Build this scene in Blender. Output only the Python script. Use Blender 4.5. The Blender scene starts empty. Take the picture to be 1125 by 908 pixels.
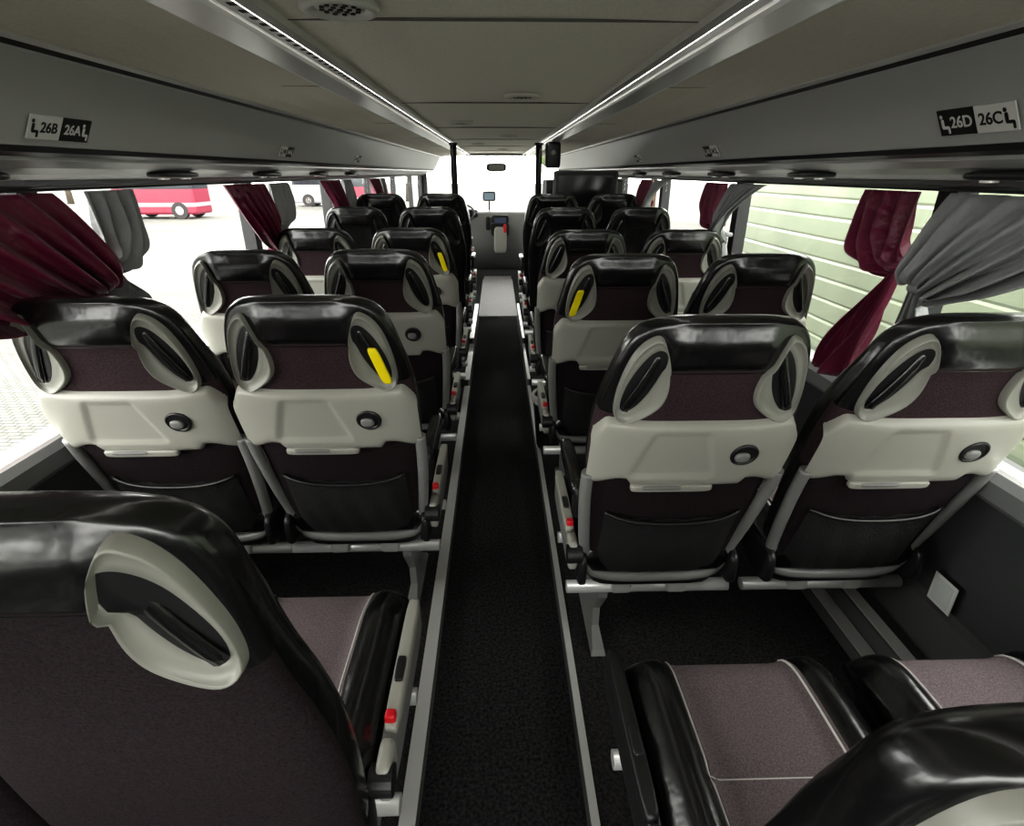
import bpy, bmesh, math, random
from mathutils import Vector, Matrix
random.seed(4)
S=bpy.context.scene
CH=1.42
# ------------------------------------------------------------------ materials
def mat(name,col,rough=.5,metal=0.0,bump=0.0,bscale=60,var=0.0,vscale=8,spec=.5,emit=None,es=0,coat=0,sheen=0,bdist=.01):
    m=bpy.data.materials.new(name); m.use_nodes=True
    nt=m.node_tree; b=nt.nodes['Principled BSDF']
    b.inputs['Base Color'].default_value=(*col,1)
    b.inputs['Roughness'].default_value=rough
    b.inputs['Metallic'].default_value=metal
    b.inputs['Specular IOR Level'].default_value=spec
    b.inputs['Coat Weight'].default_value=coat
    b.inputs['Sheen Weight'].default_value=sheen
    if emit:
        b.inputs['Emission Color'].default_value=(*emit,1); b.inputs['Emission Strength'].default_value=es
    tc=nt.nodes.new('ShaderNodeTexCoord')
    if bump:
        n=nt.nodes.new('ShaderNodeTexNoise'); n.inputs['Scale'].default_value=bscale; n.inputs['Detail'].default_value=3
        nt.links.new(tc.outputs['Object'],n.inputs['Vector'])
        bp=nt.nodes.new('ShaderNodeBump'); bp.inputs['Strength'].default_value=bump; bp.inputs['Distance'].default_value=bdist
        nt.links.new(n.outputs['Fac'],bp.inputs['Height']); nt.links.new(bp.outputs['Normal'],b.inputs['Normal'])
    if var:
        n=nt.nodes.new('ShaderNodeTexNoise'); n.inputs['Scale'].default_value=vscale; n.inputs['Detail'].default_value=4
        nt.links.new(tc.outputs['Object'],n.inputs['Vector'])
        r=nt.nodes.new('ShaderNodeValToRGB')
        r.color_ramp.elements[0].position=.3; r.color_ramp.elements[1].position=.7
        r.color_ramp.elements[0].color=(*[max(0,c*(1-var)) for c in col],1)
        r.color_ramp.elements[1].color=(*[min(1,c*(1+var)) for c in col],1)
        nt.links.new(n.outputs['Fac'],r.inputs['Fac']); nt.links.new(r.outputs['Color'],b.inputs['Base Color'])
    return m
M=dict(
 leather=mat('black_leather',(.005,.005,.0055),.26,bump=.4,bscale=13,spec=.7,coat=.15),
 fabric=mat('plum_fabric',(.042,.026,.030),.95,bump=.3,bscale=500,var=.4,vscale=260,spec=.15),
 dfabric=mat('dark_fabric',(.018,.013,.015),.95,bump=.3,bscale=500,var=.4,vscale=260,spec=.12),
 cfabric=mat('cushion_fabric',(.15,.122,.128),.95,bump=.3,bscale=500,var=.3,vscale=300,spec=.15),
 grey=mat('grey_plastic',(.335,.332,.295),.38,bump=.05,bscale=400),
 loop=mat('loop_grey_plastic',(.25,.25,.222),.36),
 mid=mat('mid_grey_plastic',(.20,.20,.195),.38),
 dark=mat('dark_plastic',(.011,.011,.012),.4),
 net=mat('net_pocket',(.008,.007,.008),.7,bump=.9,bscale=260),
 metal=mat('brushed_metal',(.60,.60,.59),.35,metal=.4),
 chrome=mat('chrome',(.6,.6,.6),.15,metal=1),
 red=mat('red_button',(.6,.01,.02),.4),
 yellow=mat('yellow_tag',(.85,.70,.0),.5),
 piping=mat('piping',(.55,.53,.52),.6),
)
SEATM=list(M.keys())
IX={k:i for i,k in enumerate(SEATM)}
# ------------------------------------------------------------------ mesh builder
class MB:
    def __init__(s): s.v=[]; s.f=[]; s.m=[]; s.sm=[]
    def grid(s,rows,mat=0,cu=False,cv=False,caps=False,smooth=True):
        b=len(s.v); R=len(rows); C=len(rows[0])
        for r in rows: s.v.extend([tuple(p) for p in r])
        for i in range(R if cv else R-1):
            for j in range(C if cu else C-1):
                a=b+i*C+j; c=b+i*C+(j+1)%C; d=b+((i+1)%R)*C+(j+1)%C; e=b+((i+1)%R)*C+j
                s.f.append((a,c,d,e)); s.m.append(mat(i,j) if callable(mat) else mat); s.sm.append(smooth)
        if caps:
            for i in (0,R-1):
                s.f.append(tuple(b+i*C+j for j in range(C))); s.m.append(mat(i,0) if callable(mat) else mat); s.sm.append(False)
    def tube(s,pts,r,mat=0,seg=10,closed=False,flat=1.0,fn=None):
        P=[Vector(p) for p in pts]; n=len(P); rows=[]
        up=None
        for i in range(n):
            if closed: t=P[(i+1)%n]-P[i-1]
            else: t=P[min(i+1,n-1)]-P[max(i-1,0)]
            t.normalize()
            if up is None:
                up=Vector((0,0,1)) if abs(t.z)<.9 else Vector((0,1,0))
            a=t.cross(up); a.normalize(); bb=a.cross(t); bb.normalize(); up=bb
            rr=r[i] if isinstance(r,(list,tuple)) else r
            rows.append([P[i]+a*math.cos(k*2*math.pi/seg)*rr+bb*math.sin(k*2*math.pi/seg)*rr*flat for k in range(seg)])
        if fn: rows=[[fn(*p) for p in q] for q in rows]
        s.grid(rows,mat,cu=True,cv=closed,caps=not closed)
    def rbox(s,c,h,mat=0,e=.25,fn=None,nu=20,nv=12,rot=None):
        def sp(w,e): return math.copysign(abs(w)**e,w)
        rows=[]
        for i in range(nv+1):
            ph=-math.pi/2+math.pi*i/nv; row=[]
            for j in range(nu):
                th=2*math.pi*(j+.5)/nu
                p=Vector((h[0]*sp(math.cos(ph),e)*sp(math.cos(th),e),h[1]*sp(math.cos(ph),e)*sp(math.sin(th),e),h[2]*sp(math.sin(ph),e)))
                if rot: p=rot@p
                p=p+Vector(c)
                row.append(fn(*p) if fn else p)
            rows.append(row)
        s.grid(rows,mat,cu=True)
    def box(s,x0,x1,y0,y1,z0,z1,mat=0,fn=None):
        b=len(s.v)
        for z in (z0,z1):
            for (x,y) in ((x0,y0),(x1,y0),(x1,y1),(x0,y1)):
                s.v.append(tuple(fn(x,y,z)) if fn else (x,y,z))
        for f in ((3,2,1,0),(4,5,6,7),(0,1,5,4),(1,2,6,5),(2,3,7,6),(3,0,4,7)):
            s.f.append(tuple(b+k for k in f)); s.m.append(mat); s.sm.append(False)
    def disc(s,c,r,depth,mat=0,axis='z',seg=28,fn=None,prof=None):
        prof=prof or [(0,0),(r,0),(r,depth),(0,depth)]
        rows=[]
        for (rr,h) in prof:
            row=[]
            for k in range(seg):
                a=2*math.pi*k/seg; u=rr*math.cos(a); w=rr*math.sin(a)
                if axis=='z': p=(c[0]+u,c[1]+w,c[2]+h)
                elif axis=='y': p=(c[0]+u,c[1]+h,c[2]+w)
                else: p=(c[0]+h,c[1]+u,c[2]+w)
                row.append(Vector(fn(*p)) if fn else Vector(p))
            rows.append(row)
        s.grid(rows,mat,cu=True,smooth=len(prof)>6)
    def mesh(s,name,mats):
        me=bpy.data.meshes.new(name); me.from_pydata([tuple(v) for v in s.v],[],s.f)
        for m in mats: me.materials.append(m)
        me.polygons.foreach_set('material_index',s.m); me.polygons.foreach_set('use_smooth',s.sm)
        me.update()
        bm=bmesh.new(); bm.from_mesh(me); bmesh.ops.recalc_face_normals(bm,faces=bm.faces); bm.to_mesh(me); bm.free()
        return me
    def obj(s,name,mats,parent=None,loc=(0,0,0)):
        o=bpy.data.objects.new(name,s.mesh(name,mats)); S.collection.objects.link(o); o.location=loc
        if parent: o.parent=parent
        return o
def bevel(o,w=.005,seg=2):
    m=o.modifiers.new('bevel','BEVEL'); m.width=w; m.segments=seg; m.limit_method='ANGLE'
    return o
def lerp(a,b,t): return a+(b-a)*t
def sst(a,b,x):
    t=max(0,min(1,(x-a)/(b-a))); return t*t*(3-2*t)
def interp(tab,x):
    if x<=tab[0][0]: return tab[0][1:]
    for i in range(len(tab)-1):
        if x<=tab[i+1][0]:
            t=(x-tab[i][0])/(tab[i+1][0]-tab[i][0])
            p0=tab[max(i-1,0)]; p1=tab[i]; p2=tab[i+1]; p3=tab[min(i+2,len(tab)-1)]
            out=[]
            for k in range(1,len(p1)):
                h=p2[0]-p1[0]
                m1=(p2[k]-p0[k])/(p2[0]-p0[0]); m2=(p3[k]-p1[k])/(p3[0]-p1[0])
                out.append((2*t**3-3*t*t+1)*p1[k]+(t**3-2*t*t+t)*h*m1+(-2*t**3+3*t*t)*p2[k]+(t**3-t*t)*h*m2)
            return out
    return tab[-1][1:]
def catmull(pts,n=6,closed=True):
    out=[];N=len(pts)
    for i in range(N if closed else N-1):
        g=lambda k: Vector(pts[k%N]) if closed else Vector(pts[max(0,min(N-1,k))])
        p0,p1,p2,p3=g(i-1),g(i),g(i+1),g(i+2)
        for k in range(n):
            t=k/n
            out.append(.5*((2*p1)+(p2-p0)*t+(2*p0-5*p1+4*p2-p3)*t*t+(3*p1-p0-3*p2+p3)*t**3))
    if not closed: out.append(Vector(pts[-1]))
    return out
# ------------------------------------------------------------------ seat
L=.838
RUN=.25
BZ=.31
def B(x,s,n):
    sn=RUN/L; cs=math.sqrt(1-sn*sn)
    return Vector((x,RUN-sn*s-cs*n,BZ+cs*s-sn*n))
PROF_A=[(0,.15,.030),(.02,.185,.042),(.08,.20,.05),(.3,.212,.055),(.45,.222,.055),(.55,.223,.050),(.62,.216,.046),(.69,.203,.042),(.74,.192,.040),(.78,.178,.038),(.805,.162,.034),(.822,.140,.028),(.832,.115,.020),(.838,.078,.008)]
PROF_B=[(0,.18,.030),(.02,.20,.042),(.08,.212,.05),(.25,.222,.055),(.38,.220,.055),(.48,.208,.052),(.56,.193,.048),(.62,.185,.046),(.69,.181,.044),(.74,.178,.042),(.78,.170,.038),(.805,.156,.034),(.822,.135,.028),(.832,.11,.020),(.838,.075,.008)]
PROF=PROF_A
PP=3.4
def prof(s):
    w,t=interp(PROF,s)
    return w,t
def bulge(s,x=0):
    return .018*sst(.722,.748,s)*(1-sst(.79,.838,s))*(1-sst(.08,.14,abs(x)))
def rear(x,s,off=0.0):
    w,t=prof(s); w+=off; tt=t+off+bulge(s,x)
    q=min(1,abs(x)/w)
    return -t+tt*(max(0,1-q**PP))**(1/PP)
RO0=[(.107,.802),(.135,.797),(.162,.768),(.181,.722),(.193,.665),(.191,.615),(.162,.598),(.118,.618),(.083,.648),(.072,.69),(.084,.75)]
def seat_mesh(name,aisle=0,panel=True,black=False,tag=0,darkarm=False,bz=.31,run=None):
    global PROF,RUN,BZ
    plain=not panel
    PROF=PROF_B if plain else PROF_A
    RUN=run if run is not None else (.13 if plain else .25)
    BZ=bz
    xo=.170 if plain else .188
    RO=[(xo-(.193-x)*(.74 if plain else .80),s+(.012 if plain else 0)) for x,s in RO0]
    b=MB()
    NS=64; NA=96
    rows=[];info=[]
    for i in range(NS):
        s=L*i/(NS-1) if i<NS-12 else lerp(L*(NS-13)/(NS-1),L,1-(1-(i-NS+13)/12)**1.5)
        w,t=prof(s); row=[];inf=[]
        for j in range(NA):
            a=2*math.pi*j/NA; c,sn=math.cos(a),math.sin(a)
            x=w*math.copysign(abs(c)**(2/PP),c); n=t*math.copysign(abs(sn)**(2/PP),sn)
            if n>0: n*= (t+bulge(s,x))/t
            else:
                n-= .02*sst(.09,.16,abs(x))*(1-sst(.6,.74,s))*min(1,abs(sn)*2) + .012*sst(.6,.7,s)*(1-sst(.76,.83,s))*abs(sn)
            row.append(B(x,s,-t+n)); inf.append((x,s,sn))
        rows.append(row);info.append(inf)
    def mf(i,j):
        x,s,sn=info[min(i,NS-1)][j]
        if black: return IX['leather']
        if sn>=0.05:
            if s<.60: return IX['dfabric'] if (plain or s<.42) else IX['fabric']
            if s<.728 and abs(x)<lerp(.16,.085,(s-.6)/.128): return IX['dfabric'] if plain else IX['fabric']
            return IX['leather']
        if abs(x)<.12 and s<.6: return IX['cfabric']
        return IX['leather']
    b.grid(rows,mf,cu=True,caps=True)
    b.tube([B(x,.726,rear(x,.726,.000)+.001) for x in [k*.01-.10 for k in range(21)]],.003,IX['leather'],6)
    for sg in (1,-1):
        out=catmull(RO,5)
        hx=xo-.193+.147; hs=.702+(.012 if plain else 0)
        hc=Vector((hx,hs)); dr=Vector((.34,-.9404)); pr=Vector((.9404,.34))
        hole=[]
        for p in out:
            d=(Vector(p)-hc); a=math.atan2(d.dot(pr)/.45,d.dot(dr))
            hole.append(hc+dr*math.cos(a)*.083+pr*math.sin(a)*.0235)
        gm=IX['loop'] if not black else IX['dark']
        rowsr=[]
        for (k,off) in ((-.12,-.004),(-.08,.008),(0,.014),(.07,.016),(.15,.013),(.3,.007),(.65,.004),(.93,.0045),(1,-.003)):
            r=[]
            for p,q in zip(out,hole):
                x,s=Vector(p)+(q-Vector(p))*k
                r.append(B(sg*x,s,rear(min(x,.2),s)+off))
            rowsr.append(r)
        b.grid(rowsr,gm,cu=True)
        rr=[]
        for k in (0.0,.35,.7,1.02):
            r=[]
            for q in hole:
                z=hc+(q-hc)*k
                r.append(B(sg*z[0],z[1],rear(z[0],z[1])+.0025+(.003*(1-k*k) )))
            rr.append(r)
        b.grid(rr,IX['dark'],cu=True)
        b.tube([B(sg*(hx+.028*q),hs-.07*q,rear(.14,hs-.07*q)+.004+.004*(1-q*q)) for q in [-1+.2*k for k in range(11)]],.010,IX['leather'],8,flat=.6)
    if tag:
        b.rbox((tag*.158,.675,.0),(.012,.050,.004),IX['yellow'],.35,fn=lambda x,s,n: B(x+ (s-.675)*-.25*tag,s,n+rear(.155,s)+.018))
    if panel and not black:
        NX,NV=70,26; rows=[]
        for i in range(NX+1):
            x=-.2275+.455*i/NX; ax=abs(x)
            top=.600+.004*sst(.1,.19,ax)-.05*sst(.195,.232,ax)
            bot=.405+.020*sst(.125,.135,ax)-.03*sst(.15,.228,ax)
            row=[]
            for j in range(NV+1):
                v=j/NV; s=lerp(bot,top,v)
                e=(1-abs(2*v-1)**8)**(1/2)
                off=.021*e-.003*(j in(0,NV))
                rc=sst(-.125,-.112,x-(s-.5)*.3)*(1-sst(.035,.045,x+(s-.5)*.3))*sst(.445,.452,s)*(1-sst(.572,.58,s))
                off-=.006*rc
                w,t=prof(s)
                xx=max(-(w+off)*.998,min((w+off)*.998,x))
                row.append(B(xx,s,rear(xx,s,off)))
            rows.append(row)
        b.grid(rows,IX['grey'])
        rn=rear(.112,.515,.021)
        cf=lambda x,s,n: B(x,s,n+rn)
        b.disc((.108,.515,0),.03,0,IX['dark'],seg=28,fn=cf,prof=[(.031,-.004),(.031,.003),(.028,.005),(.025,.004),(.023,.002),(.0,.002)])
        b.rbox((.104,.510,.004),(.017,.013,.006),IX['mid'],.8,fn=cf)
        b.rbox((-.03,.405,.012),(.095,.010,.010),IX['grey'],.3,fn=lambda x,s,n:B(x,s,n+rear(0,s)))
        b.rbox((-.055,.411,.022),(.045,.004,.004),IX['mid'],.3,fn=lambda x,s,n:B(x,s,n+rear(0,s)))
        path=[(-.222,.43),(-.221,.36),(-.214,.26),(-.204,.16),(-.192,.08),(-.172,.035),(-.14,.022),(-.07,.018),(0,.018),(.07,.018),(.14,.022),(.172,.035),(.192,.08),(.204,.16),(.214,.26),(.221,.36),(.222,.43)]
        pc=catmull(path,4,False)
        b.tube([B(p[0],p[1],rear(min(abs(p[0]),.2),p[1])+.004) for p in pc],.0155,IX['mid'],10,flat=.9)
        rows=[]
        for i in range(31):
            x=-.168+.336*i/30; row=[]
            for j in range(13):
                v=j/12; s=lerp(.055,.275+.02*(x/.168)**2,v)
                off=.003+.022*math.sin(math.pi*min(1,.15+v*.8))*(1-(abs(x)/.17)**4)
                off+=.0025*math.sin(x*90+v*5)
                row.append(B(x,s,rear(x,s)+off))
            rows.append(row)
        b.grid(rows,IX['net'])
        b.tube([B(x,.275+.02*(x/.168)**2,rear(x,.27)+.006+.016*(1-(abs(x)/.17)**4)) for x in [-.168+.336*k/30 for k in range(31)]],.005,IX['dark'],8)
    cw=.214; cy0,cy1=RUN-.025,((.62 if run is not None else .69) if plain else .68); cz=.385; hz=.058
    def ctop(x,y):
        yy=(2*(y-cy0)/(cy1-cy0)-1); e=(max(0,1-abs(yy)**7))**(1/3)
        q=min(1,abs(x)/(cw*(.9+.1*e)))
        z=hz*e*(max(0,1-q**4.5))**(1/4.5)
        z+=e*(.034*sst(.10,.15,abs(x))*(1-sst(.16,.214,abs(x))*.65)) -.010*e*math.exp(-((y-.36)/.012)**2)*(abs(x)<.13)
        z-=.02*sst(.55,.68,y)*e
        return cz+z
    rows=[];info=[]
    NY=44
    for i in range(NY+1):
        tt=-math.cos(math.pi*i/NY); y=lerp(cy0,cy1,(tt+1)/2)
        yy=tt; e=(max(0.0,1-abs(yy)**7))**(1/3); W=cw*(.9+.1*e)
        row=[];inf=[]
        for j in range(45):
            x=W*math.sin(math.pi/2*(2*j/44-1)); row.append(Vector((x,y,ctop(x*.9999,y)))); inf.append((x,1))
        for j in range(1,16):
            x=W*(1-2*j/16); row.append(Vector((x*.97,y,cz-hz*e*(1-abs(x/W)**5)**.2))); inf.append((x,-1))
        rows.append(row);info.append(inf)
    b.grid(rows,lambda i,j:(IX['cfabric'] if (not black and info[i][j][1]>0 and abs(info[i][j][0])<.118) else IX['leather']),cu=True,caps=True)
    for sg in (1,-1):
        ys=[cy0+.02+(cy1-cy0-.025)*k/40 for k in range(41)]
        if not black: b.tube([(sg*.122,y,ctop(.122,y)+.001) for y in ys],.0024,IX['piping'],6)
    if not black: b.tube([(x,.36,ctop(x,.36)+.003) for x in [-.12+.012*k for k in range(21)]],.002,IX['piping'],6)
    b.rbox((0,.43,.315),(.185,.19,.028),IX['dark'],.3)
    for sg in (1,-1):
        b.rbox((sg*.205,RUN+.02,.37),(.014,.07,.055),IX['dark'],.5)
    for y in (.285,.52):
        b.tube([(-.236,y,.255),(.236,y,.255)],.019,IX['metal'],10)
    for sx in (-.08,.08): b.rbox((sx,.285,.268),(.03,.026,.022),IX['metal'],.3)
    if aisle:
        a=aisle
        b.grid([[Vector((a*.13+dx*k,y0,z)) for (dx,y0) in ((-.014,.29-yw),(.014,.29-yw),(.014,.53+yw),(-.014,.53+yw))] for (z,yw,k) in ((.262,.02,1),(.22,.015,1),(.12,-.05,.8),(.05,-.05,.8),(.02,.02,1.3),(0.002,.03,1.6))],IX['mid'],cu=True,caps=True,smooth=False)
        g2=IX['dark'] if darkarm else IX['grey']; g1=IX['dark'] if darkarm else IX['mid']
        b.rbox((a*.228,.45,.39),(.013,.20,.052),g1,.3)
        b.rbox((a*.231,.46,.440),(.014,.165,.016),g2,.35)
        b.rbox((a*.231,.42,.457),(.009,.03,.005),IX['dark'],.4)
        if not darkarm: b.rbox((a*.230,.315,.456),(.010,.010,.012),IX['red'],.4)
        b.disc((a*.228-.02,.225,.42),.026,.04,IX['dark'],axis='x')
        b.rbox((a*.231,.25,.41),(.014,.035,.045),g2,.45)
        if panel or black:
            b.rbox((a*.222,.40,.595),(.021,.15,.022),IX['leather'],.5)
            b.rbox((a*.222,.27,.565),(.012,.03,.05),IX['dark'],.5)
    return b.mesh(name,[M[k] for k in SEATM])
seat_meshes={}
def seat(kind,x,y,z,name='passenger_seat',**kw):
    if kind not in seat_meshes: seat_meshes[kind]=seat_mesh('seat_'+kind,**kw)
    o=bpy.data.objects.new(name,seat_meshes[kind]); S.collection.objects.link(o); o.location=(x,y,z)
    return o
PZ=.06
A1,A2=.432,.900
LR=[(.375,PZ,0),(1.17,PZ,1),(1.96,PZ,0),(2.78,PZ,1),(3.65,.11,0),(4.50,.16,0)]
RR=[(.215,PZ,0),(.965,PZ,0),(1.82,PZ,1),(2.66,PZ,0),(3.55,.11,0),(4.40,.16,0)]
for k,(y,z,t) in enumerate(LR):
    if k==0: a=dict(aisle=1,panel=False,bz=.277); kn='l_plain'
    elif k>=4: a=dict(aisle=1,black=True); kn='l_black'
    else: a=dict(aisle=1,tag=1 if t else 0); kn='l_tag' if t else 'l'
    seat(kn,-A1,y,z,**a)
    if k==0: seat('w_plain',-A2,y,z,panel=False,bz=.277)
    elif k>=4: seat('w_black',-A2,y,z,black=True)
    else: seat('w',-A2,y,z)
for k,(y,z,t) in enumerate(RR):
    if k==0: a=dict(aisle=-1,panel=False,darkarm=True,bz=.172,run=.10); kn='r_plain'
    elif k>=4: a=dict(aisle=-1,black=True); kn='r_black'
    else: a=dict(aisle=-1,tag=-1 if t else 0); kn='r_tag' if t else 'r'
    seat(kn,A1+(.030 if k==0 else -.005),y,z,**a)
    if k==0: seat('wr_plain',A2+.03,y,z,panel=False,bz=.172,run=.10)
    elif k>=4: seat('w_black',A2,y,z)
    else: seat('w',A2+(.04 if k==1 else 0),y,z)
# ------------------------------------------------------------------ shell
WX=1.25; Y0,Y1=-1.35,10.0
Mc=mat('ceiling_fabric',(.82,.79,.70),.9,bump=.15,bscale=350,var=.06,vscale=120)
Mc2=mat('side_ceiling_fabric',(.70,.66,.57),.9,bump=.15,bscale=350,var=.06,vscale=120)
Mseam=mat('ceiling_seam',(.12,.12,.11),.7)
Mrack=mat('rack_grey',(.50,.505,.50),.33)
Mrackd=mat('rack_dark_trim',(.016,.016,.018),.4)
Mal=mat('aluminium_rail',(.80,.80,.78),.28,metal=.5)
Mwall=mat('wall_laminate',(.066,.069,.071),.45,bump=.05,bscale=200)
Msill=mat('sill_grey',(.20,.205,.205),.4)
Mcar=mat('black_carpet',(.030,.030,.031),.98,bump=.8,bscale=420,var=.7,vscale=110,spec=.1)
Mplat=mat('platform_carpet',(.036,.034,.035),.98,bump=.8,bscale=420,var=.6,vscale=120,spec=.1)
Mland=mat('landing_vinyl',(.20,.195,.195),.5,var=.1,vscale=30)
def slab(name,m,*boxes,bev=0,parent=None):
    b=MB()
    for x in boxes: b.box(*x)
    o=b.obj(name,[m] if not isinstance(m,list) else m,parent=parent)
    if bev: bevel(o,bev)
    return o
slab('floor',Mcar,(-.21,.21,Y0,5.7,-.06,0),(-1.25,1.25,5.7,Y1,-.08,-.02))
slab('floor_landing',Mland,(-.21,.21,5.72,7.9,-.019,.03),bev=.004)
Mriser=mat('edge_riser',(.16,.16,.16),.4,metal=.3)
for sg,nm in((-1,'left'),(1,'right')):
    x0,x1=sorted((sg*.213,sg*1.249))
    slab('floor_platform_'+nm,Mplat,(x0,x1,Y0,3.55,-.05,PZ),(x0,x1,3.55,4.4,-.05,.11),(x0,x1,4.4,5.69,-.05,.16))
    b=MB()
    for (ya,yb,zz) in ((Y0,3.55,PZ),(3.55,4.4,.11),(4.4,5.69,.16)):
        a0,a1=sorted((sg*.200,sg*(.238 if sg<0 else .220)))
        b.box(a0,a1,ya,yb,zz+.0005,zz+.007,0)
        a0,a1=sorted((sg*.200,sg*.2125)); b.box(a0,a1,ya,yb,.001,zz+.0005,1)
    b.obj('trim_aisle_'+nm,[Mal,Mriser])
pil=[-1.0,.10,1.60,3.02,4.45,5.9,7.35,8.8]
ZB,ZT=.745,1.385
Mduct=mat('duct_grey',(.11,.11,.11),.4)
for sg,nm in((-1,'left'),(1,'right')):
    b=MB()
    def bx(xa,xb,*r,m=0):
        a,c=sorted((sg*xa,sg*xb)); b.box(a,c,*r,m)
    bx(WX,WX+.06,Y0,Y1,-.1,ZB); bx(WX,WX+.06,Y0,Y1,ZT,CH+.32)
    for p in pil: bx(WX,WX+.06,p-.035,p+.035,ZB,ZT,m=1)
    bx(WX,WX+.06,Y1-.15,Y1,ZB,ZT,m=1); bx(WX,WX+.06,Y0,Y0+.1,ZB,ZT,m=1)
    b.obj('wall_'+nm,[Mwall,Mrackd])
    b=MB()
    def ext(prof,m,ya=Y0+.01,yb=Y1-.01):
        rows=[[Vector((sg*x,y,z)) for x,z in prof] for y in (ya,yb)]
        b.grid(rows,m,cu=True,caps=True,smooth=False)
    ext([(1.249,ZB+.02),(1.195,ZB+.015),(1.18,ZB-.005),(1.18,ZB-.05),(1.20,ZB-.07),(1.249,ZB-.075)],0)
    ext([(1.196,ZB+.0152),(1.205,ZB+.022),(1.215,ZB+.022),(1.225,ZB+.0175)],1)
    b.obj('trim_sill_'+nm,[Msill,Mal])
    b=MB()
    ext([(1.249,.30),(1.225,.29),(1.222,.14),(1.17,.125),(1.17,PZ+.10),(1.13,PZ+.09),(1.12,PZ+.04),(1.07,PZ+.035),(1.065,PZ+.001),(1.249,PZ+.001)],0,yb=3.5)
    ext([(1.165,PZ+.101),(1.165,PZ+.108),(1.135,PZ+.101),(1.135,PZ+.094)],1,yb=3.5)
    ext([(1.115,PZ+.041),(1.115,PZ+.047),(1.075,PZ+.042),(1.075,PZ+.036)],1,yb=3.5)
    b.obj('baseboard_'+nm,[Mduct,Mal])
Mg=bpy.data.materials.new('window_glass'); Mg.use_nodes=True; nt=Mg.node_tree; nt.nodes.clear()
o=nt.nodes.new('ShaderNodeOutputMaterial'); t=nt.nodes.new('ShaderNodeBsdfTransparent'); t.inputs[0].default_value=(.97,.98,.965,1)
g=nt.nodes.new('ShaderNodeBsdfGlossy'); g.inputs['Roughness'].default_value=.02; mx=nt.nodes.new('ShaderNodeMixShader'); mx.inputs[0].default_value=.03
nt.links.new(t.outputs[0],mx.inputs[1]); nt.links.new(g.outputs[0],mx.inputs[2]); nt.links.new(mx.outputs[0],o.inputs[0])
wi=1
edges=[Y0+.1]+[p for p in pil]+[Y1-.15]
for sg in(-1,1):
    for i in range(len(edges)-1):
        ya=edges[i]+.036 if i>0 else edges[i]+.001; yb=edges[i+1]-.036 if i<len(edges)-2 else edges[i+1]-.001
        if yb-ya<.1: continue
        a,c=sorted((sg*(WX+.025),sg*(WX+.030)))
        slab('window_%d'%wi,Mg,(a,c,ya,yb,ZB+.001,ZT-.001)); wi+=1
slab('wall_back',Mwall,(-1.31,1.31,Y0-.06,Y0-.001,-.1,.80),(-1.31,1.31,Y0-.06,Y0-.001,1.55,CH+.32),(-1.31,-1.05,Y0-.06,Y0-.001,.8,1.55),(1.05,1.31,Y0-.06,Y0-.001,.8,1.55))
slab('window_%d'%wi,Mg,(-1.049,1.049,Y0-.035,Y0-.03,.801,1.549)); wi+=1  # unseen rear window, added for fill light on the seat backs
slab('wall_front',Mrackd,(-1.31,1.31,Y1+.001,Y1+.06,-.1,.55),(-1.31,1.31,Y1+.001,Y1+.06,1.68,CH+.32),(-1.31,-1.17,Y1+.001,Y1+.06,.55,1.68),(1.17,1.31,Y1+.001,Y1+.06,.55,1.68))
slab('window_%d'%wi,Mg,(-1.169,1.169,Y1+.03,Y1+.035,.551,1.679)); wi+=1
def C(z): return CH+z
b=MB()
b.grid([[Vector((x,y,C(.292)+.006*(1-(x/.44)**2))) for x in [-.445+.089*k for k in range(11)]] for y in (Y0,Y1)],0)
b.box(-1.31,1.31,Y0,Y1,C(.325),C(.36),1)
for y in (-.1,1.38,2.86,4.34,5.82,7.3,8.8):
    b.box(-.44,.44,y-.0015,y+.0015,C(.2908),C(.2965),2)
b.obj('ceiling',[Mc,Mrackd,Mseam])
Mglow=mat('rail_glow_strip',(.8,.8,.78),.4,emit=(1,.97,.9),es=9.0)  # added glow: imitates bright reflections on the rails and lifts the interior
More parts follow.
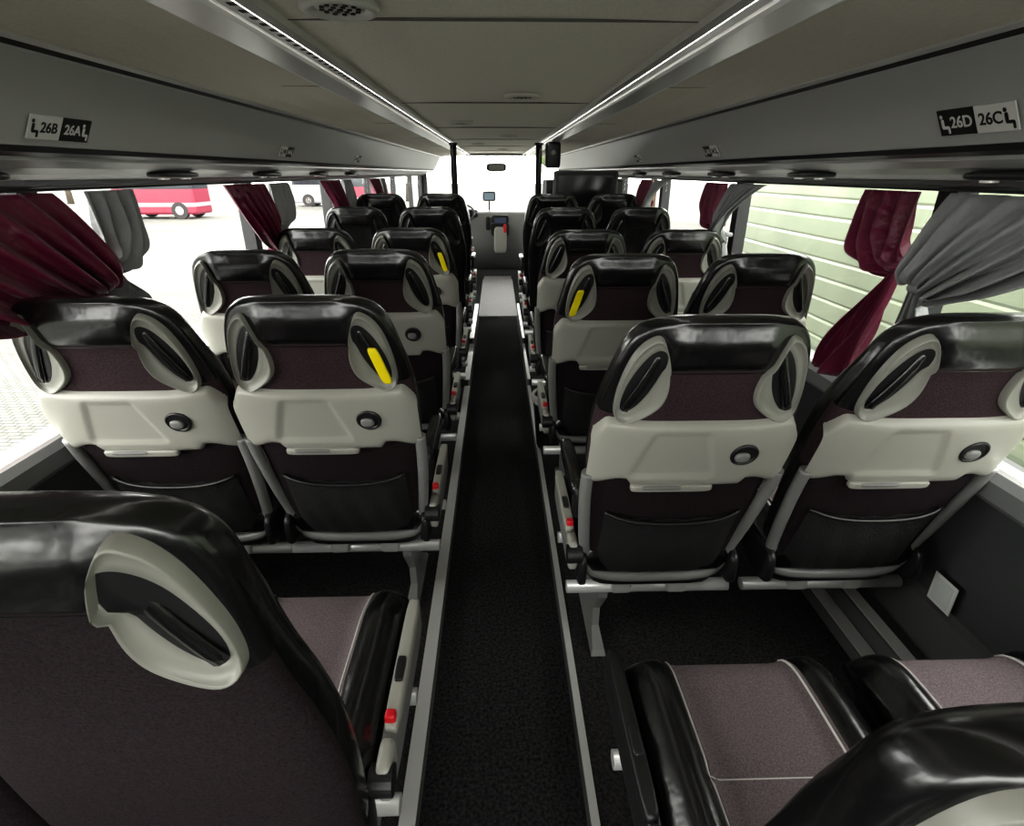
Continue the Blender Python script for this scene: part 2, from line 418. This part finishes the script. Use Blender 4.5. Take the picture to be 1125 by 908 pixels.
for sg,nm in((-1,'left'),(1,'right')):
    b=MB()
    def ext(prof,m,ya=Y0+.002,yb=Y1-.002,cl=True):
        rows=[[Vector((sg*x,y,C(z))) for x,z in prof] for y in (ya,yb)]
        b.grid(rows,m,cu=cl,caps=cl,smooth=False)
    ext([(.430,.300),(.430,.276),(.447,.270),(.452,.276),(.452,.300)],1)
    ext([(.4525,.300),(.4525,.279),(.492,.279),(.492,.300)],0)
    ext([(.4925,.300),(.4925,.272),(.500,.266),(.560,.254),(.568,.256),(.568,.290)],1)
    if sg<0:
        y=-.6
        while y<9.4:
            b.box(-.480,-.466,y,y+.018,C(.2777),C(.2792),2); y+=.050
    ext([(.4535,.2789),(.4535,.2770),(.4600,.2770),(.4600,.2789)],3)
    b.obj('trim_ceiling_rail_'+nm,[Mrack,Mal,mat('slot_black',(.003,.003,.003),.8),Mglow])
    b=MB()
    ext([(.570,.263),(.70,.262),(.82,.252),(.895,.240),(.895,.30),(.57,.30)],0)
    for y in (.62,2.1,3.58,5.06,6.54):
        a,c=sorted((sg*.575,sg*.71)); b.box(a,c,y-.0015,y+.0015,C(.2612),C(.2635),1)
    b.obj('ceiling_side_panel_'+nm,[Mc2,Mseam])
    b=MB()
    ext([(.897,.30),(.897,.236),(.905,.229),(.915,.232),(.918,.30)],1)
    ext([(.9183,.30),(.9183,.222),(.9188,.222),(.9188,.30)],2)
    ext([(.919,.30),(.919,.228),(.93,.219),(.99,.112),(1.022,.055),(1.06,.055),(1.06,.30)],0)
    ext([(1.0225,.054),(1.030,.042),(1.05,.034),(1.061,.034),(1.061,.054)],2)
    ext([(1.0615,.30),(1.0615,.026),(1.09,.010),(1.16,-.004),(1.215,-.028),(1.249,-.034),(1.249,.30)],0)
    ext([(1.19,-.0185),(1.20,-.030),(1.235,-.045),(1.249,-.045),(1.249,-.0345),(1.215,-.0285)],2)
    for k,y in enumerate([.15,1.0,1.85,2.7,3.55,4.4]):
        b.rbox((sg*1.12,y+.25,C(-.0065)),(.035,.13,.010),2,.5)
        b.disc((sg*1.12,y+.18,C(-.021)),.018,.006,1); b.disc((sg*1.12,y+.32,C(-.021)),.018,.006,1)
    o=b.obj('luggage_rack_'+nm,[Mrack,Mal,Mrackd])
Ml=mat('lamp_lens',(.5,.5,.46),.3); Mrim=mat('speaker_rim',(.62,.62,.58),.4)
for (x,y) in ((-.297,1.28),(.11,2.6),(-.22,3.9),(.11,5.3),(-.2,6.7),(.1,8.2),(.11,-.3)):
    b=MB(); z=C(.2915)
    b.disc((x,y,z),.07,0,0,seg=36,prof=[(.076,.004),(.076,-.004),(.071,-.009),(.062,-.010),(.055,-.006),(.05,-.003),(.048,.0)])
    b.disc((x,y,z),.048,0,1,seg=36,prof=[(.0481,-.002),(.03,-.004),(.0,-.005)])
    for rr,n in ((.018,6),(.035,12)):
        for k in range(n):
            a=2*math.pi*k/n; b.disc((x+rr*math.cos(a),y+rr*math.sin(a),z-.0065),.005,.003,2,seg=8)
    b.disc((x,y,z-.0075),.006,.003,2,seg=8)
    b.obj('ceiling_speaker',[Mrim,Ml,M['dark']])
# ------------------------------------------------------------------ seat number labels
Mw=mat('label_white',(.8,.8,.78),.5); Mk=mat('label_black',(.01,.01,.01),.5)
def label(side,y,ta,tb,sc=1.0,dn=0):
    px,pz=.991,C(.108)
    if side<0: r=Vector((0,1,0)); u=Vector((.496,0,.868))
    else: r=Vector((0,-1,0)); u=Vector((-.496,0,.868))
    n=r.cross(u)
    mt=Matrix((r,u,n)).transposed().to_4x4(); mt.translation=Vector((side*px,y,pz))+n*.0045-u*(.006+dn)
    mt=mt@Matrix.Scale(sc,4)
    b=MB()
    fa,fb=(0,1) if side<0 else (1,0)
    b.box(-.10,-.001,-.028,.028,-.001,.002,fa); b.box(.001,.10,-.028,.028,-.001,.002,fb)
    for sx,k in ((-.083,1-fa),(.082,1-fb)):
        b.rbox((sx-.007,.014,.0025),(.0045,.0045,.0008),k,.8,nu=12,nv=6)
        b.rbox((sx-.005,-.001,.0025),(.004,.010,.0008),k,.4,nu=12,nv=6)
        b.rbox((sx+.002,-.010,.0025),(.010,.0035,.0008),k,.4,nu=12,nv=6)
        b.rbox((sx+.010,-.016,.0025),(.003,.008,.0008),k,.4,nu=12,nv=6)
    o=b.obj('seat_number_sign',[Mw,Mk]); o.matrix_world=mt
    for tx,xx,k in ((ta,-.066,1-fa),(tb,.010,1-fb)):
        c=bpy.data.curves.new('number_text','FONT'); c.body=tx; c.size=.034; c.extrude=.0004; c.offset=.0006; c.materials.append(Mw if k==0 else Mk)
        t=bpy.data.objects.new('number_text',c); S.collection.objects.link(t); t.parent=o; t.location=(xx,-.011,.0026)
label(-1,1.43,'26B','26A',.95,.010); label(1,1.25,'26D','26C')
label(-1,2.9,'24B','24A',.85,.01); label(1,2.78,'24D','24C',.9,.01); label(-1,4.35,'22B','22A',.85,.01); label(1,4.2,'22D','22C',.85,.01)
# ------------------------------------------------------------------ curtains
def cloth(name,c1,sheen):
    return mat(name,c1,.42,sheen=sheen,bump=.55,bscale=16,bdist=.025,spec=.45)
Mp=cloth('magenta_curtain_cloth',(.130,.006,.034),.15); Mgc=cloth('grey_curtain_cloth',(.27,.275,.28),.2)
def curtain(side,yp,yd,span,mt,ztie,tail=.32,taut=0.0,drift=0,bill=.06,nf=6,over=0.0,bag=0.0):
    NU,NV,NT=110,44,18; rows=[]
    ph=random.random()*6
    for j in range(NV+NT+1):
        row=[]
        for i in range(NU+1):
            u=i/NU
            f=math.sin(2*math.pi*nf*u+ph)+.4*math.sin(2*math.pi*nf*1.9*u+2*ph+ j*.07)
            f*=1+.6*math.sin(u*11+j*.16+ph)*min(1,j/NV)
            f+=.35*math.sin(u*7-j*.33+ph)*min(1,j/NV)
            yt=yp+yd*(.045+u*span); ty=yp+yd*(.045+.05*u-over*.4); tz=ztie-(u-.3)*.05
            if j<=NV:
                v=j/NV
                p1y=lerp(yt,ty,.12+.3*(1-u)+taut*.35*u)-yd*over*(1-u); p1z=lerp(ztie-.01-bag*u,1.372,taut*.5*u)
                a,b2,c=(1-v)**2,2*v*(1-v),v*v
                y=a*yt+b2*p1y+c*ty; z=a*1.372+b2*p1z+c*tz
                amp=lerp(.012,.024,math.sin(math.pi*v)) if v<.5 else lerp(.024,.010,(v-.5)*2)
                x=1.165-bill*math.sin(math.pi*v)**.8*(.4+.6*u)-amp*f
                z-=.014*f*math.sin(math.pi*v); y+=yd*.006*f*v
            else:
                v=(j-NV)/NT
                fl=sst(0,1,v**.6)
                y=ty+yd*(u-.4)*.12*fl+drift*v+yd*.01*f*fl; z=tz-tail*v*(1-.12*u)
                x=1.165-.01-(.009+.013*fl)*f
            row.append(Vector((side*min(x,1.2),y,z)))
        rows.append(row)
    b=MB(); b.grid(rows,0)
    cy=yp+yd*.068-yd*over*.4
    b.tube([(side*(1.165+.030*math.cos(k*math.pi/8)),cy+.034*math.sin(k*math.pi/8),ztie-.004*math.sin(k*math.pi/8)) for k in range(16)],.008,0,8,closed=True,flat=1.3)
    o=b.obj('curtain',[mt]); m=o.modifiers.new('th','SOLIDIFY'); m.thickness=.0015
    return o
for k,p in enumerate((1.60,3.02,4.45,5.9)):
    curtain(-1,p,-1,.70 if k==0 else .42,Mp,CH-.31,tail=.10,bill=.13 if k==0 else .07,over=.17 if k==0 else .08,bag=.05)
    curtain(-1,p+(.03 if k==0 else 0),1,.24,Mgc,CH-.25,tail=.14,bill=.02,nf=4)
    q=p-.08
    curtain(1,q,-1,.62 if k==0 else .35,Mgc,CH-.29,tail=.28,taut=.55,bill=.11,over=.06,bag=.01)
    curtain(1,q,1,.26,Mp,CH-.25,tail=.40,drift=.17,bill=.03,nf=4)
for sg,nm in((-1,'left'),(1,'right')):
    b=MB(); b.tube([(sg*1.215,Y0+.05,1.378),(sg*1.215,9.0,1.378)],.004,0,8); b.obj('curtain_rail_'+nm,[M['dark']])
# ------------------------------------------------------------------ socket plate
b=MB(); b.box(1.2195,1.2215,1.11,1.19,.31,.40,0) ; b.box(1.2175,1.2195,1.12,1.18,.32,.39,1)
b.obj('wall_socket_plate',[Mw,mat('plate_grey',(.7,.72,.7),.5)])
bc=(.285,2.63)
b=MB(); b.disc((*bc,PZ+.001),.12,0,0,seg=36,prof=[(0,0),(.075,0),(.085,.02),(.105,.27),(.11,.28),(.112,.30),(.105,.31),(.10,.3),(.09,.1),(0,.05)])
b.disc((*bc,PZ+.27),.1,0,1,seg=36,prof=[(.1085,0),(.113,.006),(.115,.02),(.114,.036),(.108,.044),(.103,.044),(.100,.03)])
b.obj('waste_bin',[M['dark'],M['grey']])
# ------------------------------------------------------------------ front area
def part(name,mats,fn,**k):
    b=MB(); fn(b); return b.obj(name,mats,**k)
slab('partition_cabinet',Mrackd,(.44,1.13,5.25,5.66,.16,1.36),bev=.01)
b=MB(); b.rbox((.77,5.12,1.275),(.28,.025,.165),2,.12,nu=24); b.box(.51,1.03,5.0905,5.0945,1.125,1.425,0); b.box(.535,1.005,5.088,5.0903,1.15,1.40,1); b.box(.7,.84,5.13,5.249,1.2,1.3,0)
b.obj('television_monitor',[M['dark'],mat('screen',(.012,.013,.014),.12),mat('tv_rim',(.07,.07,.07),.3)])
b=MB(); b.rbox((.52,5.55,1.57),(.07,.05,.11),0,.3); b.disc((.52,5.48,1.59),.02,.02,1,axis='y'); b.obj('intercom_unit',[M['dark'],M['mid']])
for sg in(-1,1):
    b=MB(); b.tube([(sg*.40,5.66,.162),(sg*.40,5.66,1.66)],.03,0,12); b.disc((sg*.40,5.66,1.655),.04,.02,0); b.disc((sg*.40,5.66,.161),.04,.02,0)
    b.obj('stanchion_pole',[M['dark']])
slab('partition_panel',Mrackd,(-1.13,-.44,5.6,5.64,.161,1.05),bev=.01)
def dash(b):
    rows=[]
    for i in range(25):
        x=-1.12+2.24*i/24; k=.06*math.cos(x*1.3)
        rows.append([Vector((x,y,z)) for y,z in ((9.15-k,-.015),(9.12-k,.45),(9.05-k,.70),(9.12-k,.80+k*.5),(9.35,.86+k*.3),(9.9,.83),(9.9,-.015))])
    b.grid(rows,0,cu=True,caps=True)
    b.rbox((-.55,9.08,.84),(.26,.10,.07),5,.5)
    b.rbox((.05,9.02,.66),(.14,.03,.16),5,.3)
    b.box(-.04,.14,8.98,8.99,.70,.78,2)
    b.rbox((.05,8.95,.45),(.10,.05,.2),3,.4)
    b.rbox((.12,8.93,.62),(.025,.03,.07),4,.5)
    b.rbox((-.14,8.99,.70),(.035,.03,.10),5,.4)
dsh=part('dashboard',[M['mid'],M['grey'],mat('dash_screen',(.1,.12,.2),.1),M['grey'],M['red'],M['dark']],dash)
def sw(b):
    rot=Matrix.Rotation(math.radians(35),3,'X'); c=Vector((-.55,8.75,.86))
    b.tube([c+rot@Vector((.21*math.cos(k*math.pi/16),.21*math.sin(k*math.pi/16),0)) for k in range(32)],.015,0,8,closed=True)
    for a in (90,210,330):
        a=math.radians(a); b.tube([c,c+rot@Vector((.2*math.cos(a),.2*math.sin(a),0))],.012,0,8)
    b.rbox(c,(.05,.05,.03),0,.6); b.tube([c,c+Vector((0,.28,-.2))],.03,0,8)
part('steering_wheel',[M['dark']],sw,parent=dsh)
seat('driver',-.58,7.65,-.02,name='driver_seat',aisle=1,black=True)
seat('guide',.62,7.75,-.02,name='guide_seat',aisle=-1,black=True)
def mir(b):
    b.rbox((0,9.6,1.50),(.16,.02,.06),0,.4); b.box(-.12,.12,9.576,9.5795,1.46,1.54,1); b.tube([(0,9.62,1.54),(0,9.7,1.70)],.008,0,8)
part('rear_view_mirror',[M['dark'],M['mid']],mir)
def nav(b):
    b.rbox((-.12,9.3,1.08),(.10,.015,.07),0,.3); b.box(-.20,-.04,9.281,9.2845,1.03,1.13,1); b.tube([(-.12,9.31,1.05),(-.12,9.4,.87)],.012,0,8)
part('navigation_display',[M['dark'],mat('nav_screen',(.3,.4,.5),.2)],nav,parent=dsh)
slab('step_front',Mland,(-.2,.2,7.92,8.3,-.019,.005))
# ------------------------------------------------------------------ outside
GZ=-1.25
Mgd=bpy.data.materials.new('paving'); Mgd.use_nodes=True; nt=Mgd.node_tree; bs=nt.nodes['Principled BSDF']; bs.inputs['Roughness'].default_value=.8; bs.inputs['Specular IOR Level'].default_value=.08
tc=nt.nodes.new('ShaderNodeTexCoord'); br=nt.nodes.new('ShaderNodeTexBrick'); br.inputs['Scale'].default_value=3.0
br.inputs['Color1'].default_value=(.135,.135,.125,1); br.inputs['Color2'].default_value=(.105,.105,.098,1); br.inputs['Mortar'].default_value=(.05,.05,.045,1); br.inputs['Mortar Size'].default_value=.03
ns=nt.nodes.new('ShaderNodeTexNoise'); ns.inputs['Scale'].default_value=.35; ns.inputs['Detail'].default_value=5
mxx=nt.nodes.new('ShaderNodeMix'); mxx.data_type='RGBA'; mxx.blend_type='MULTIPLY'; mxx.inputs[0].default_value=.5
rp=nt.nodes.new('ShaderNodeValToRGB'); rp.color_ramp.elements[0].position=.35; rp.color_ramp.elements[1].position=.65; rp.color_ramp.elements[0].color=(.75,.75,.75,1); rp.color_ramp.elements[1].color=(1.4,1.4,1.4,1)
nt.links.new(tc.outputs['Object'],br.inputs['Vector']); nt.links.new(tc.outputs['Object'],ns.inputs['Vector']); nt.links.new(ns.outputs['Fac'],rp.inputs['Fac'])
nt.links.new(br.outputs['Color'],mxx.inputs[6]); nt.links.new(rp.outputs['Color'],mxx.inputs[7]); nt.links.new(mxx.outputs[2],bs.inputs['Base Color'])
slab('ground',Mgd,(-120,120,-80,160,GZ-.1,GZ))
Mtyre=mat('tyre',(.02,.02,.02),.8); Mgl=mat('coach_glass',(.02,.025,.03),.08)
def coach(name,cx,cy,Lx,Ly,H,body,belt,ribs=False,wz=None):
    b=MB(); hx,hy=Lx/2,Ly/2; zb=GZ+.28
    n=160 if ribs else 24; rows=[]
    wz=wz or (GZ+1.7,GZ+H-.55)
    mats=[]
    for i in range(n+1):
        z=lerp(zb,GZ+H,i/n); t=(z-zb)/(H-.28)
        ins=0.0 if t<.85 else .35*((t-.85)/.15)**2.2
        if i==0: ins=.06
        if ribs and t<.8: ins+=.009*(1 if (z*5.1)%1<.13 else 0)
        row=[]
        for k in range(48):
            a=2*math.pi*k/48; c,s=math.cos(a),math.sin(a)
            row.append(Vector((cx+(hx-ins)*math.copysign(abs(c)**.12,c),cy+(hy-ins)*math.copysign(abs(s)**.12,s),z)))
        rows.append(row); mats.append(1 if wz[0]<z<wz[1] else (2 if GZ+.7<z<GZ+.95 else 0))
    b.grid(rows,lambda i,j:mats[i],cu=True,caps=True,smooth=False)
    al='y' if Ly>Lx else 'x'
    half=max(hx,hy)
    for q in (-.62,.60):
        for sg in(-1,1):
            if al=='y': b.disc((cx+sg*(hx-.13)-.15,cy+q*half,GZ+.5),.5,.30,3,axis='x'); b.disc((cx+sg*(hx-.12)-.155,cy+q*half,GZ+.5),.25,.31,4,axis='x')
            else: b.disc((cx+q*half,cy+sg*(hy-.13)-.15,GZ+.5),.5,.30,3,axis='y'); b.disc((cx+q*half,cy+sg*(hy-.12)-.155,GZ+.5),.25,.31,4,axis='y')
    return b.obj(name,[body,Mgl,belt,Mtyre,M['chrome']])
Mwg=mat('pale_green_paint',(.195,.222,.158),.3,var=.22,vscale=.8); Mred=mat('red_paint',(.17,.015,.035),.3); Mwh=mat('white_paint',(.24,.24,.25),.3)
pc=coach('parked_bus',4.65,2.6,2.5,11.5,3.9,Mwg,mat('belt_green',(.14,.165,.115),.4),ribs=True,wz=(GZ+2.95,GZ+3.55))
b=MB(); b.disc((3.385,4.9,1.02),.07,.012,0,axis='x',seg=24); b.rbox((3.39,4.9,1.15),(.012,.12,.03),0,.3); b.obj('flank_badge',[mat('badge',(.03,.05,.06),.4)],parent=pc)
coach('parked_bus',-21.3,38,5.0,2.3,3.0,Mred,Mwh)
coach('parked_bus',-40,44,10,2.5,3.4,Mwh,Mred)
coach('parked_bus',-14,52,7,2.5,3.2,Mwh,Mwh)
coach('parked_bus',-10.0,47,2.5,7,3.2,Mred,Mwh)
Mlf=mat('foliage',(.12,.17,.07),.8,bump=.5,bscale=3,var=.4,vscale=2); Mtr=mat('trunk',(.08,.06,.04),.9)
for (x,y,h) in ((13,24,7),(17,30,8),(9,34,7),(6,50,8),(-9,60,9),(-26,60,9),(-40,56,9),(24,40,9)):
    b=MB(); b.tube([(x,y,GZ+.001),(x+.1,y,GZ+h*.3),(x,y+.1,GZ+h*.6)],[.28,.2,.12],1,8)
    for k in range(9):
        r=h*.16*(.8+.5*random.random()); a=random.random()*6.28; q=h*.16
        c=(x+q*math.cos(a),y+q*math.sin(a),GZ+h*(.45+.45*random.random()))
        rows=[]
        for i in range(9):
            p=-math.pi/2+math.pi*i/8
            rows.append([Vector(c)+Vector((math.cos(p)*math.cos(t*.5236),math.cos(p)*math.sin(t*.5236),math.sin(p)))*r*(1+.15*random.random()*(0<i<8)) for t in range(12)])
        b.grid(rows,0,cu=True)
    b.obj('tree',[Mlf,Mtr])
# ------------------------------------------------------------------ light
w=bpy.data.worlds.new('overcast'); S.world=w; w.use_nodes=True; nt=w.node_tree
bg=nt.nodes['Background']; bg.inputs[0].default_value=(1,.985,.96,1); bg.inputs[1].default_value=6.5
def portal(name,loc,rot,sx,sy):
    l=bpy.data.lights.new(name,'AREA'); l.shape='RECTANGLE'; l.size=sx; l.size_y=sy; l.cycles.is_portal=True
    o=bpy.data.objects.new(name,l); S.collection.objects.link(o); o.location=loc; o.rotation_euler=rot
mid=(Y0+Y1)/2; 
portal('window_portal_left',(-1.33,mid,1.065),(0,math.radians(-90),0),.66,Y1-Y0)
portal('window_portal_right',(1.33,mid,1.065),(0,math.radians(90),0),.66,Y1-Y0)
portal('window_portal_back',(0,Y0-.08,1.17),(math.radians(90),0,0),2.1,.76)
portal('window_portal_front',(0,Y1+.08,1.12),(math.radians(-90),0,0),2.34,1.14)
# ------------------------------------------------------------------ camera
cam=bpy.data.cameras.new('camera'); co=bpy.data.objects.new('camera',cam); S.collection.objects.link(co)
cam.sensor_width=36; cam.lens=19.2; cam.clip_start=.02; cam.clip_end=500
co.location=(0,0,CH); co.rotation_euler=(math.radians(66.25),0,math.radians(-1.49))
S.camera=co
S.view_settings.view_transform='Standard'
try: S.view_settings.look='Medium High Contrast'
except Exception as e: print('look',e)
S.view_settings.exposure=0.5
